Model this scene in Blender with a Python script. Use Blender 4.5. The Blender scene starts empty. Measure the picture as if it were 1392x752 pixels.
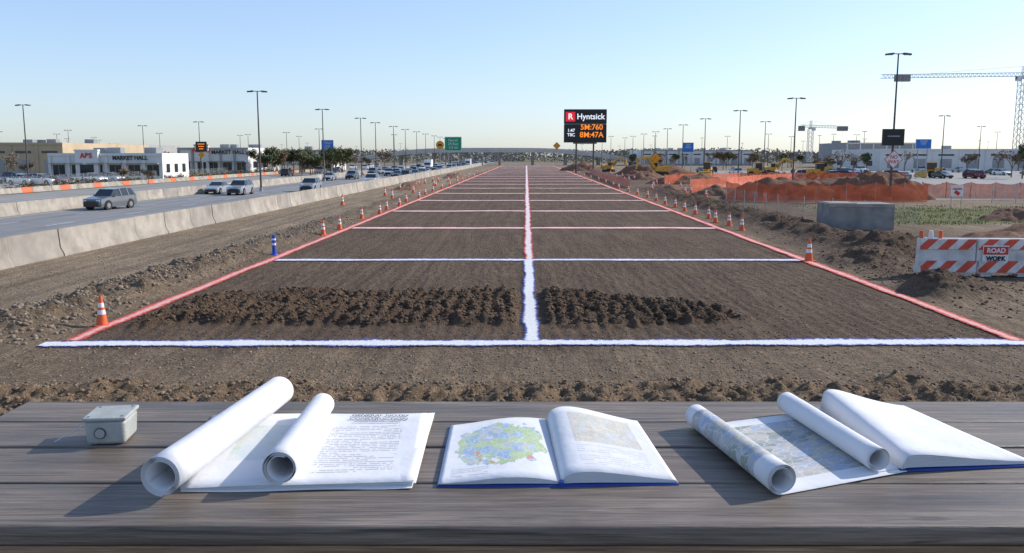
import bpy, bmesh, math, random
import numpy as np
from mathutils import Vector, Matrix
random.seed(7); rng=np.random.default_rng(7)
S=0.0165            # heading of the work site / highway (dx per metre of y)
sc=bpy.context.scene
R=math.radians
# ------------------------------------------------------------------ materials
def newmat(name):
    m=bpy.data.materials.new(name); m.use_nodes=True
    nt=m.node_tree; b=nt.nodes['Principled BSDF']; return m,nt,b
def mth(nt,op,a,b=None,c=None,clamp=False):
    n=nt.nodes.new('ShaderNodeMath'); n.operation=op; n.use_clamp=clamp
    for i,v in enumerate((a,b,c)):
        if v is None: continue
        if hasattr(v,'links'): nt.links.new(v,n.inputs[i])
        else: n.inputs[i].default_value=v
    return n.outputs[0]
def mixc(nt,f,a,b,mode='MIX'):
    n=nt.nodes.new('ShaderNodeMix'); n.data_type='RGBA'; n.blend_type=mode
    for i,v in ((0,f),(6,a),(7,b)):
        if hasattr(v,'links'): nt.links.new(v,n.inputs[i])
        elif i==0: n.inputs[i].default_value=v
        else: n.inputs[i].default_value=(*v[:3],1)
    return n.outputs[2]
def noise(nt,vec,scale,detail=4,rough=.6,dist=0):
    n=nt.nodes.new('ShaderNodeTexNoise'); n.inputs['Scale'].default_value=scale
    n.inputs['Detail'].default_value=detail; n.inputs['Roughness'].default_value=rough
    n.inputs['Distortion'].default_value=dist
    if vec is not None: nt.links.new(vec,n.inputs['Vector'])
    return n.outputs['Fac']
def mapping(nt,vec,scale=(1,1,1),loc=(0,0,0)):
    n=nt.nodes.new('ShaderNodeMapping'); n.inputs['Scale'].default_value=scale
    n.inputs['Location'].default_value=loc
    nt.links.new(vec,n.inputs['Vector']); return n.outputs[0]
def tc(nt,k='Object'):
    return nt.nodes.new('ShaderNodeTexCoord').outputs[k]
def geo(nt): return nt.nodes.new('ShaderNodeNewGeometry').outputs['Position']
def ramp(nt,f,stops):
    n=nt.nodes.new('ShaderNodeValToRGB'); e=n.color_ramp.elements
    while len(e)<len(stops): e.new(.5)
    for i,(p,c) in enumerate(stops):
        e[i].position=p; e[i].color=(*c,1) if len(c)==3 else c
    nt.links.new(f,n.inputs[0]); return n.outputs[0]
def bump(nt,b,h,strength,dist):
    n=nt.nodes.new('ShaderNodeBump'); n.inputs['Strength'].default_value=strength
    n.inputs['Distance'].default_value=dist
    nt.links.new(h,n.inputs['Height']); nt.links.new(n.outputs[0],b.inputs['Normal'])
def M(name,col,rough=.6,metal=0,var=.15,scale=3,bmp=0,bscale=40,emis=0,coat=0):
    m,nt,b=newmat(name)
    b.inputs['Roughness'].default_value=rough; b.inputs['Metallic'].default_value=metal
    if coat: b.inputs['Coat Weight'].default_value=coat
    v=tc(nt); f=noise(nt,v,scale,5)
    lo=tuple(c*(1-var*1.6) for c in col); hi=tuple(min(1,c*(1+var*.9)) for c in col)
    c=ramp(nt,f,[(.3,lo),(.7,hi)])
    nt.links.new(c,b.inputs['Base Color'])
    if bmp: bump(nt,b,noise(nt,v,bscale,4),bmp,.02)
    if emis:
        nt.links.new(c,b.inputs['Emission Color']); b.inputs['Emission Strength'].default_value=emis
    return m
steel=M('galvanised_steel',(.30,.31,.32),.5,.4)
darkpole=M('dark_pole_paint',(.09,.08,.075),.6,.2)
black=M('black_panel',(.012,.012,.014),.4)
rubber=M('tyre_rubber',(.02,.02,.02),.85)
white=M('white_paint',(.75,.75,.74),.5,var=.08)
ledwhite=M('white_led',(.85,.87,.9),.5,var=.03,emis=.75)
ledred=M('red_led',(.75,.02,.03),.5,var=.03,emis=.6)
orange=M('safety_orange',(.72,.12,.03),.5,var=.1,scale=8)
orangelite=M('orange_led',(1,.25,.02),.4,emis=.9)
yellow=M('machine_yellow',(.62,.33,.03),.5,var=.2)
concrete=M('concrete',(.34,.30,.25),.85,var=.24,scale=.9,bmp=.3,bscale=25)
concrete3=M('bridge_concrete',(.55,.52,.48),.85,var=.1,scale=.2)
concrete2=M('concrete_grey',(.25,.24,.225),.85,var=.25,scale=1.1,bmp=.3,bscale=20)
glass=M('window_glass',(.03,.04,.05),.08,0,var=.2)
chrome=M('wheel_alloy',(.45,.45,.46),.3,.8)
redlens=M('tail_lens',(.5,.02,.015),.3)
headl=M('headlamp',(.75,.77,.8),.15)
redp=M('red_paint',(.62,.03,.025),.5)
bluep=M('blue_plastic',(.02,.08,.5),.5)
bluesign=M('blue_sign',(.02,.17,.55),.5)
greensign=M('green_sign',(.01,.30,.14),.5)
ambersign=M('amber_sign',(.75,.32,.02),.5)
cratemetal=M('crane_metal',(.62,.62,.6),.6)
# ------------------------------------------------------------------ mesh builder
class MB:
    def __init__(s,mats): s.v=[];s.f=[];s.m=[];s.sm=[];s.mats=mats
    def add(s,vs,fs,m=0,smooth=False):
        o=len(s.v); s.v+= [tuple(x) for x in vs]
        for f in fs: s.f.append(tuple(i+o for i in f)); s.m.append(m); s.sm.append(smooth)
    def box(s,c,d,m=0,rot=None):
        x,y,z=d[0]/2,d[1]/2,d[2]/2
        vs=[Vector((a,b,e)) for a in(-x,x) for b in(-y,y) for e in(-z,z)]
        if rot is not None: vs=[rot@v for v in vs]
        c=Vector(c); vs=[v+c for v in vs]
        s.add(vs,[(0,1,3,2),(4,6,7,5),(0,4,5,1),(2,3,7,6),(0,2,6,4),(1,5,7,3)],m)
    def cyl(s,p0,p1,r0,r1=None,n=8,m=0,caps=True):
        r1=r0 if r1 is None else r1
        p0=Vector(p0);p1=Vector(p1);d=(p1-p0).normalized()
        a=d.orthogonal().normalized();b=d.cross(a)
        vs=[]
        for p,r in((p0,r0),(p1,r1)):
            for i in range(n):
                t=2*math.pi*i/n; vs.append(p+a*math.cos(t)*r+b*math.sin(t)*r)
        s.add(vs,[(i,(i+1)%n,n+(i+1)%n,n+i) for i in range(n)],m,n>4)
        if caps: s.add(vs,[tuple(range(n))[::-1],tuple(range(n,2*n))],m)
    def prism(s,prof,axis0,axis1,m=0):
        n=len(prof); vs=[axis0(p) for p in prof]+[axis1(p) for p in prof]
        s.add(vs,[(i,(i+1)%n,n+(i+1)%n,n+i) for i in range(n)]+[tuple(range(n))[::-1],tuple(range(n,2*n))],m)
    def mesh(s,name):
        me=bpy.data.meshes.new(name); me.from_pydata(s.v,[],s.f)
        for m in s.mats: me.materials.append(m)
        me.polygons.foreach_set('material_index',s.m)
        me.polygons.foreach_set('use_smooth',s.sm)
        bm=bmesh.new(); bm.from_mesh(me); bmesh.ops.recalc_face_normals(bm,faces=bm.faces); bm.to_mesh(me); bm.free()
        me.set_sharp_from_angle(angle=R(40)); me.update()
        return me
    def obj(s,name,loc=(0,0,0),rz=0,parent=None,bevel=0):
        return place(s.mesh(name),name,loc,rz,parent,bevel)
def place(me,name,loc=(0,0,0),rz=0,parent=None,bevel=0,scale=1):
    o=bpy.data.objects.new(name,me); sc.collection.objects.link(o)
    o.location=loc; o.rotation_euler=(0,0,rz); o.scale=(scale,)*3
    if parent: o.parent=parent
    if bevel:
        b=o.modifiers.new('bevel','BEVEL'); b.width=bevel; b.segments=3; b.limit_method='ANGLE'
    return o
def empty(name,loc=(0,0,0),rz=0):
    o=bpy.data.objects.new(name,None); sc.collection.objects.link(o); o.location=loc; o.rotation_euler=(0,0,rz); return o
def text(parent,name,s,size,loc,mat,rot=(R(90),0,0),align='CENTER',ext=.0,bold=0):
    cu=bpy.data.curves.new(name,'FONT'); cu.body=s; cu.size=size; cu.align_x=align; cu.align_y='CENTER'; cu.extrude=ext; cu.offset=bold
    cu.materials.append(mat)
    o=bpy.data.objects.new(name,cu); sc.collection.objects.link(o); o.location=loc; o.rotation_euler=rot; o.parent=parent
    return o
# ------------------------------------------------------------------ terrain functions
def h2(ix,iy,s):
    v=np.sin(ix*127.1+iy*311.7+s*74.7)*43758.5453
    return v-np.floor(v)
def vn(x,y,s=0):
    ix=np.floor(x);iy=np.floor(y);fx=x-ix;fy=y-iy
    fx=fx*fx*(3-2*fx);fy=fy*fy*(3-2*fy)
    a=h2(ix,iy,s);b=h2(ix+1,iy,s);c=h2(ix,iy+1,s);d=h2(ix+1,iy+1,s)
    return (a*(1-fx)+b*fx)*(1-fy)+(c*(1-fx)+d*fx)*fy
def fbm(x,y,s=0,o=4):
    t=0;a=.5;n=0
    for i in range(o):
        t=t+a*vn(x,y,s+i*3.1);n+=a;a*=.55;x,y=x*1.62-y*1.21+1.7,x*1.21+y*1.62+4.1
    return t/n
def ss(a,b,x):
    t=np.clip((x-a)/(b-a),0,1); return t*t*(3-2*t)
LINES_Y=[20.2+16.6*i for i in range(24)]
XL,XC,XR=-11.0,.12,12.05
def zones(X,Y):
    xs=X-S*Y
    wob=(fbm(X/1.1,Y/1.1,5,3)-.5)
    xw=xs+wob*1.6; yw=Y+wob*1.8
    insite=ss(-11.6,-11.0,xw)*(1-ss(12.0,12.7,xw))*ss(19.3,20.2,yw)
    up=27.9-ss(1.5,6.5,xs)*2.9-ss(7,10,-xs)*.8
    lowr=22.5+.5*ss(3,6,xs)
    clod=ss(-10.6,-9.8,xw)*(1-ss(5.2,6.6,xw))*ss(-.4,.4,yw-lowr)*(1-ss(-.8,.4,yw-up))
    clod=clod*ss(.25,.6,np.abs(xs-XC))
    fore=ss(13.4,14.0,yw)*(1-ss(16.0,16.9,yw))
    rl=np.exp(-((xw+13.2)/1.0)**2)*ss(19.5,22,Y)*(1-ss(80,120,Y))*(1-ss(-12.2,-11.5,xs))
    g=ss(12.3,13.3,xs)
    rr=np.exp(-((xw-16.6)/1.5)**2)*ss(35,38,Y)*(1-ss(100,130,Y))*g
    m1=np.exp(-(((X-14.3+wob)/1.5)**2+((Y-27.9)/1.2)**2))*g
    m2=np.exp(-(((X-15.0+wob*1.5)/1.3)**2+((Y-35.7)/2.2)**2))*g
    m3=np.exp(-(((X-18.5)/3.0)**2+((Y-39)/1.6)**2))
    return xs,insite,clod,fore,rl,rr,m1,m2,m3
def hgt(X,Y):
    xs,insite,clod,fore,rl,rr,m1,m2,m3=zones(X,Y)
    hf=1-ss(31,48,Y)
    c1=fbm(X/.27,Y/.27,1,3); c2=fbm(X/.6,Y/.6,2,3)
    cl=np.clip(c1*1.9-.6,0,1)
    fur=.5+.5*np.sin((X+.14*(fbm(X/.35,Y/.5,12,2)-.5)*2)*2*np.pi/.37+3.5*vn(X/1.3,Y/1.3,9))
    h=.05*(fbm(X/3.,Y/3.,3,3)-.5)+hf*.03*(c1-.5)+hf*insite*.024*fur
    dl=np.minimum(np.minimum(np.abs(xs-XL),np.abs(xs-XC)),np.abs(xs-XR))
    dl=np.where(Y>19.5,dl,9)
    dl=np.minimum(dl,np.abs(Y-20.2)*np.where(np.abs(xs)<14,1,9)); dl=np.minimum(dl,np.abs(Y-36.8))
    fl=.2+.8*ss(.15,.6,dl)
    h=h*fl
    h=h+hf*clod*(.04+.17*cl+.10*fur*(.3+c2)+.07*c2)*fl
    h=h+fore*(.17*cl+.10*(c2-.2)+.04*fur)
    h=h+rl*(.10+.5*c2*hf+.25*(1-hf)*c2+.10*cl*hf)
    h=h+rr*(.2+.75*fbm(X/1.3,Y/1.3,8,3)+.1*cl*hf)
    h=h+(m1*.75+m2*.6+m3*.45)*(.75+.5*c2)+.10*np.clip(m1+m2+m3,0,1)*cl
    flat=ss(-21.2,-19.5,xs)*(1-ss(22,26,xs)*ss(44,50,Y))
    return h*flat
def grow(start,step,g,lim):
    o=[];x=start
    while True:
        x+=step; step*=g; o.append(x)
        if (lim-start)>0 and x>lim: break
        if (lim-start)<0 and x<lim: break
    return o
xd=list(np.arange(-17,20,.055)); yd=list(np.arange(13.0,31,.055))
gx=np.array(grow(xd[0],-.055,1.035,-2500)[::-1]+xd+grow(xd[-1],.055,1.035,2500))
gy=np.array(grow(yd[0],-.1,1.25,-400)[::-1]+yd+grow(yd[-1],.055,1.018,5000))
GX,GY=np.meshgrid(gx,gy)
GZ=hgt(GX,GY)
ny,nx=GX.shape
co=np.stack([GX,GY,GZ],-1).reshape(-1,3)
idx=np.arange(nx*ny).reshape(ny,nx)
q=np.stack([idx[:-1,:-1],idx[:-1,1:],idx[1:,1:],idx[1:,:-1]],-1).reshape(-1,4)
me=bpy.data.meshes.new('ground'); me.vertices.add(len(co)); me.vertices.foreach_set('co',co.ravel())
me.loops.add(q.size); me.loops.foreach_set('vertex_index',q.ravel().astype(np.int32))
me.polygons.add(len(q)); me.polygons.foreach_set('loop_start',np.arange(0,q.size,4,dtype=np.int32))
me.polygons.foreach_set('use_smooth',np.ones(len(q),bool))
me.update(calc_edges=True)
X=GX;Y=GY
xs,insite,clod,fore,rl,rr,m1,m2,m3=zones(X,Y)
def C(c): return np.array(c)[None,None,:]
def mx(a,b,t): return a*(1-t[...,None])+b*t[...,None]
col=np.ones((ny,nx,3))*C((.235,.175,.120))
col=mx(col,C((.30,.235,.165)),1-ss(-13.5,-12,xs))
col=mx(col,C((.24,.19,.105)),1-ss(-41,-39.5,xs))
n1=fbm(X/7,Y/7,21,3)
col=mx(col,C((.15,.155,.06)),(1-ss(-41,-39.5,xs))*ss(.45,.6,n1))
col=mx(col,C((.150,.106,.074)),insite)
col=mx(col,C((.120,.080,.053)),np.clip(clod*1.1,0,1))
col=mx(col,C((.235,.165,.105)),fore*.9)
col=mx(col,C((.19,.143,.10)),np.clip(rl*1.1,0,1))
rightd=ss(12.4,14,xs)*ss(28,33,Y)*(1-ss(22,27,xs))
col=mx(col,C((.155,.112,.08)),rightd*.85)
col=mx(col,C((.115,.077,.053)),np.clip(rr*1.2+m1*1.2+m2+m3,0,1))
side=ss(26,30,X)
col=mx(col,C((.28,.22,.155)),side*ss(46,52,Y))
gr=ss(24,27,X)*ss(54,57,Y+(n1-.5)*8)*(1-ss(73,78,Y+(n1-.5)*10))
col=mx(col,C((.155,.165,.060)),gr*ss(.3,.55,fbm(X/3,Y/3,31,3)+.1))
col=mx(col,C((.26,.215,.16)),ss(230,330,Y)*(1-insite*(1-ss(330,430,Y))))
col=mx(col,C((.20,.17,.10)),ss(480,700,Y))
# wheel ruts on the shoulder and foreground strip
rut=np.exp(-((xs+16.2+.25*np.sin(Y/9))/.28)**2)+np.exp(-((xs+18.1+.25*np.sin(Y/9))/.28)**2)
col*= (1-.22*np.clip(rut,0,1)*(Y>12))[...,None]
col*= (.80+.40*fbm(X/1.7,Y/1.7,41,4))[...,None]
ca=np.ones((ny,nx,4)); ca[...,:3]=col
at=me.color_attributes.new('Col','FLOAT_COLOR','POINT'); at.data.foreach_set('color',ca.ravel())
m,nt,b=newmat('ground_soil'); b.inputs['Roughness'].default_value=.95; b.inputs['Specular IOR Level'].default_value=.15
a=nt.nodes.new('ShaderNodeVertexColor'); a.layer_name='Col'
p=geo(nt)
f1=noise(nt,p,9,6,.7); f2=noise(nt,p,45,3,.7); f3=noise(nt,mapping(nt,p,(2.2,.12,1)),1,4)
f4=noise(nt,p,2.2,5,.65); f5=noise(nt,mapping(nt,p,(5,1.4,1)),1,4,.65)
c=mixc(nt,1,a.outputs[0],ramp(nt,f1,[(.3,(.55,.55,.55)),(.52,(1,1,1)),(.75,(1.5,1.47,1.42))]),'MULTIPLY')
c=mixc(nt,.8,c,ramp(nt,f2,[(.3,(.5,.5,.5)),(.55,(1,1,1)),(.75,(1.7,1.65,1.6))]),'MULTIPLY')
c=mixc(nt,.8,c,ramp(nt,f3,[(.3,(.68,.68,.68)),(.7,(1.32,1.30,1.26))]),'MULTIPLY')
c=mixc(nt,.7,c,ramp(nt,f4,[(.3,(.7,.7,.7)),(.7,(1.3,1.28,1.25))]),'MULTIPLY')
nt.links.new(c,b.inputs['Base Color'])
hh=mth(nt,'ADD',mth(nt,'MULTIPLY',f1,1.0),mth(nt,'MULTIPLY',f2,.35)); hh=mth(nt,'ADD',hh,mth(nt,'MULTIPLY',f5,1.3))
bump(nt,b,hh,1.0,.12)
me.materials.append(m)
ground=place(me,'ground')
# ------------------------------------------------------------------ stones and clods
bm=bmesh.new(); bmesh.ops.create_icosphere(bm,subdivisions=1,radius=1)
iv=np.array([v.co[:] for v in bm.verts]); ifc=np.array([[v.index for v in f.verts] for f in bm.faces]); bm.free()
def scatter(name,pts,sizes,mat,flat=.65,cap=.07):
    sizes=np.minimum(sizes,cap*(.7+.3*rng.random(len(sizes))))
    n=len(pts); z=hgt(pts[:,0],pts[:,1])
    jit=iv[None]*(.7+.6*rng.random((n,len(iv),1)))
    ang=rng.random(n)*6.28; c_,s_=np.cos(ang),np.sin(ang)
    st=.7+.6*rng.random((n,3)); st[:,2]*=flat
    v=jit*st[:,None,:]*sizes[:,None,None]
    vx=v[...,0]*c_[:,None]-v[...,1]*s_[:,None]; vy=v[...,0]*s_[:,None]+v[...,1]*c_[:,None]
    v=np.stack([vx+pts[:,0:1],vy+pts[:,1:2],v[...,2]+(z+sizes*.2)[:,None]],-1).reshape(-1,3)
    f=(ifc[None]+(np.arange(n)*len(iv))[:,None,None]).reshape(-1,3)
    me=bpy.data.meshes.new(name); me.vertices.add(len(v)); me.vertices.foreach_set('co',v.ravel())
    me.loops.add(f.size); me.loops.foreach_set('vertex_index',f.ravel().astype(np.int32))
    me.polygons.add(len(f)); me.polygons.foreach_set('loop_start',np.arange(0,f.size,3,dtype=np.int32))
    me.polygons.foreach_set('use_smooth',np.ones(len(f),bool))
    me.update(calc_edges=True); me.materials.append(mat); return place(me,name)
def stonemat(name,c0,c1):
    m,nt,b=newmat(name); b.inputs['Roughness'].default_value=.95; b.inputs['Specular IOR Level'].default_value=.15
    p=geo(nt); n=noise(nt,p,6,3,.8); nt.links.new(ramp(nt,n,[(.3,c0),(.7,c1)]),b.inputs['Base Color']); bump(nt,b,noise(nt,p,40,4,.7),.8,.03); return m
def U(n,a,b): return a+(b-a)*rng.random(n)
n=5000; Yp=U(n,20,60); P=np.stack([-13.4+rng.normal(0,.9,n)+S*Yp,Yp],1); P=P[P[:,0]-S*P[:,1]<-11.5]
scatter('rubble',P,rng.gamma(1.5,.017,len(P))*np.where(P[:,1]<26,1.5,.9)+.01,stonemat('rubble_stone',(.16,.12,.088),(.34,.275,.21)),cap=.11)
n=9000; P=np.stack([U(n,-15,16),U(n,13.6,20)],1)
n2=5000; P=np.concatenate([P,np.stack([U(n2,-20,-11.8),U(n2,18,50)],1)])
scatter('gravel',P,rng.gamma(1.5,.007,len(P))+.005,stonemat('gravel_stone',(.17,.13,.09),(.38,.31,.24)),cap=.045)
n=14000; P=np.stack([U(n,-10.5,8.5),U(n,22.2,28.6)],1); k=zones(P[:,0],P[:,1])[2]>.4; P=P[k]
n3=1200; P3=np.stack([rng.normal(15.3,1.5,n3),rng.normal(31,3.5,n3)],1); P3=P3[P3[:,0]-S*P3[:,1]>12.6]
n4=3500; Y4=U(n4,36,90); P4=np.stack([16.6+rng.normal(0,1.3,n4)+S*Y4,Y4],1); P4=P4[P4[:,0]-S*P4[:,1]>12.6]
PA=np.concatenate([P,P3,P4])
scatter('soil_clods',PA,rng.gamma(1.5,.015,len(PA))+.010,stonemat('clod_soil',(.088,.058,.039),(.19,.132,.09)),cap=.075)
n2=4500; P2=np.stack([U(n2,-15,16),U(n2,13.6,16.7)],1)
scatter('soil_lumps',P2,rng.gamma(1.6,.012,n2)+.008,stonemat('lump_soil',(.16,.108,.068),(.31,.22,.145)),cap=.06)
n=9000; Yq=20.6+60*rng.random(n)**1.6; P=np.stack([U(n,-10.8,11.9)+S*Yq,Yq],1)
scatter('small_clods',P,rng.gamma(1.4,.008,n)+.006,stonemat('small_clod_soil',(.10,.068,.046),(.24,.17,.12)),cap=.04)
# ------------------------------------------------------------------ painted survey lines
def linemat(name,core,edge,corew=.62,redness=0):
    m,nt,b=newmat(name); b.inputs['Roughness'].default_value=.85
    uv=tc(nt,'UV'); sx=nt.nodes.new('ShaderNodeSeparateXYZ'); nt.links.new(uv,sx.inputs[0])
    d=mth(nt,'MULTIPLY',mth(nt,'ABSOLUTE',mth(nt,'SUBTRACT',sx.outputs[0],.5)),2)
    p=geo(nt)
    nz=noise(nt,p,14,5,.7); n2=noise(nt,p,3,3,.6); n3=noise(nt,p,60,3,.7)
    dd=mth(nt,'ADD',d,mth(nt,'MULTIPLY',mth(nt,'SUBTRACT',nz,.5),1.0))
    dd=mth(nt,'ADD',dd,mth(nt,'MULTIPLY',mth(nt,'SUBTRACT',n2,.5),.5+redness))
    cf=mth(nt,'MULTIPLY',mth(nt,'SUBTRACT',dd,corew-.1),5,clamp=True)
    c=mixc(nt,cf,core,edge)
    c=mixc(nt,.45,c,ramp(nt,n3,[(.35,(.5,.44,.38)),(.58,(1,1,1))]),'MULTIPLY')
    nt.links.new(c,b.inputs['Base Color'])
    al=mth(nt,'MULTIPLY',mth(nt,'SUBTRACT',1.0,mth(nt,'ADD',d,mth(nt,'MULTIPLY',mth(nt,'SUBTRACT',nz,.45),1.6))),3.5,clamp=True)
    sp=mth(nt,'LESS_THAN',n3,.62)
    al=mth(nt,'MULTIPLY',al,mth(nt,'MAXIMUM',sp,.3))
    nt.links.new(al,b.inputs['Alpha']); bump(nt,b,nz,.6,.04); return m
Lwb=linemat('paint_white_blue',(.80,.80,.79),(.04,.08,.42),.60)
Lwr=linemat('paint_white_red',(.80,.72,.71),(.70,.11,.10),.50)
Lr=linemat('paint_red',(.82,.46,.42),(.74,.12,.08),.34,.5)
def ribbon(name,x0,y0,x1,y1,w,mat,lift=.022,taper=0):
    L=math.hypot(x1-x0,y1-y0); ts=[0];t=0
    while t<L:
        yy=y0+(y1-y0)*t/L; t+=max(.12,(yy-20)*.02) if abs(y1-y0)>1 else .15*max(1,y0/40); ts.append(min(t,L))
    ts=np.array(ts); K=6
    dx,dy=(x1-x0)/L,(y1-y0)/L; px,py=-dy,dx
    wob=.05*(vn(ts/1.5,ts*0+x0,3)-.5)*2
    wv=w*(.80+.42*vn(ts/.8,ts*0+y0+x0,6))*(1+taper*ts)
    k=np.linspace(-.5,.5,K)
    XX=x0+dx*ts[:,None]+px*(k[None]*wv[:,None]+wob[:,None]); YY=y0+dy*ts[:,None]+py*(k[None]*wv[:,None]+wob[:,None])
    ZZ=hgt(XX,YY)
    ZZ=np.maximum(ZZ,ZZ.mean(1,keepdims=True))+lift
    v=np.stack([XX,YY,ZZ],-1).reshape(-1,3); nn=len(ts)
    id=np.arange(nn*K).reshape(nn,K)
    f=np.stack([id[:-1,:-1],id[:-1,1:],id[1:,1:],id[1:,:-1]],-1).reshape(-1,4)
    me=bpy.data.meshes.new(name); me.from_pydata(v.tolist(),[],f.tolist())
    uvl=me.uv_layers.new(name='UVMap'); li=np.zeros(len(me.loops),np.int32); me.loops.foreach_get('vertex_index',li)
    uu=np.tile(k+.5,nn)[li]; vv=np.repeat(ts,K)[li]
    uvl.data.foreach_set('uv',np.stack([uu,vv],-1).astype(np.float32).ravel())
    for p_ in me.polygons: p_.use_smooth=True
    me.materials.append(mat); return place(me,name)
def xx(xs,y): return xs+S*y
YE=400
ribbon('painted_ground_line',-11.3,20.1,14.5,20.3,.86,Lwb,.03)
ribbon('painted_ground_line',xx(XL,36.8),36.8,xx(XR,36.8)+.3,36.8,.85,Lwb,.03)
for i,y in enumerate(LINES_Y[2:]):
    ribbon('painted_ground_line',xx(XL,y),y,xx(XR,y),y,.75+.012*y,Lwr,.028)
ribbon('painted_ground_line',xx(XC,20.4),20.4,xx(XC,36.6),36.6,.50,Lwb,.034)
ribbon('painted_ground_line',xx(XC,36.9),36.9,xx(XC,YE),YE,.50,Lwr,.034,.003)
ribbon('painted_ground_line',xx(XL,20.4)-.1,20.4,xx(XL,YE),YE,.52,Lr,.038,.003)
ribbon('painted_ground_line',xx(XR,20.4),20.4,xx(XR,YE),YE,.52,Lr,.038,.003)
# ------------------------------------------------------------------ highway
def sheet(name,pts,z,mat):
    me=bpy.data.meshes.new(name); me.from_pydata([(x,y,z) for x,y in pts],[],[tuple(range(len(pts)))]); me.materials.append(mat); return place(me,name)
def strip(name,xa,xb,y0,y1,z,mat): return sheet(name,[(xx(xa,y0),y0),(xx(xb,y0),y0),(xx(xb,y1),y1),(xx(xa,y1),y1)],z,mat)
def asphalt(name,c):
    m,nt,b=newmat(name); b.inputs['Roughness'].default_value=.85
    p=geo(nt); a=noise(nt,p,30,4,.7); c2=noise(nt,mapping(nt,p,(.8,.02,1)),1,4); c3=noise(nt,p,.35,4)
    cc=mixc(nt,1,c,ramp(nt,a,[(.3,(.75,.75,.75)),(.7,(1.25,1.25,1.25))]),'MULTIPLY')
    cc=mixc(nt,1,cc,ramp(nt,c2,[(.3,(.72,.72,.73)),(.7,(1.2,1.2,1.18))]),'MULTIPLY')
    cc=mixc(nt,1,cc,ramp(nt,c3,[(.3,(.85,.85,.85)),(.7,(1.12,1.12,1.12))]),'MULTIPLY')
    nt.links.new(cc,b.inputs['Base Color']); bump(nt,b,a,.3,.01); return m
asp=asphalt('highway_asphalt',(.22,.216,.212)); asp2=asphalt('lot_asphalt',(.28,.265,.24))
strip('highway_road',-38.6,-21.5,-60,1200,.02,asp)
strip('frontage_road',-60,-50,60,900,.02,asp2)
mk=MB([M('road_paint',(.6,.6,.58),.6,var=.25)])
for xl in (-27.2,-31,-34.8):
    y=0
    while y<500:
        a_=[(xx(xl-.07,y),y,.026),(xx(xl+.07,y),y,.026),(xx(xl+.07,y+3.5),y+3.5,.026),(xx(xl-.07,y+3.5),y+3.5,.026)]
        mk.add(a_,[(0,1,2,3)]); y+=11
for xl in (-22.6,-38.0):
    mk.add([(xx(xl-.08,-50),-50,.026),(xx(xl+.08,-50),-50,.026),(xx(xl+.08,900),900,.026),(xx(xl-.08,900),900,.026)],[(0,1,2,3)])
mk.obj('lane_marking')
prof=[(-.30,0),(.30,0),(.30,.10),(.15,.36),(.09,1.1),(-.09,1.1),(-.15,.36),(-.30,.10)]
def wall(name,xsv,y0,y1,seg,hs=1.0,mats=None,pat=None,wd=1.0):
    b_=MB(mats or [concrete]); y=y0; i=0
    while y<y1:
        mi=pat(i) if pat else 0
        j=random.uniform(-.02,.02)
        b_.prism(prof,lambda p:(xx(xsv,y)+p[0]*wd+j,y,p[1]*hs),lambda p:(xx(xsv,y+seg)+p[0]*wd+j,y+seg-.05,p[1]*hs),mi)
        y+=seg; i+=1
    return b_.obj(name)
conc_b=M('concrete_weathered',(.29,.26,.22),.88,var=.2,scale=.7,bmp=.3,bscale=22)
wall('concrete_barrier_wall',-21.2,8,430,3.8,1.12,[concrete,conc_b],lambda i:1 if random.random()<.35 else 0)
wall('concrete_barrier_wall',-39.2,20,600,3.8,.9,[concrete,conc_b],lambda i:1 if random.random()<.35 else 0)
wall('concrete_barrier_wall',-62,70,260,2.2,.6,[concrete,orange],lambda i:1 if i%4==0 else 0)
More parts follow.
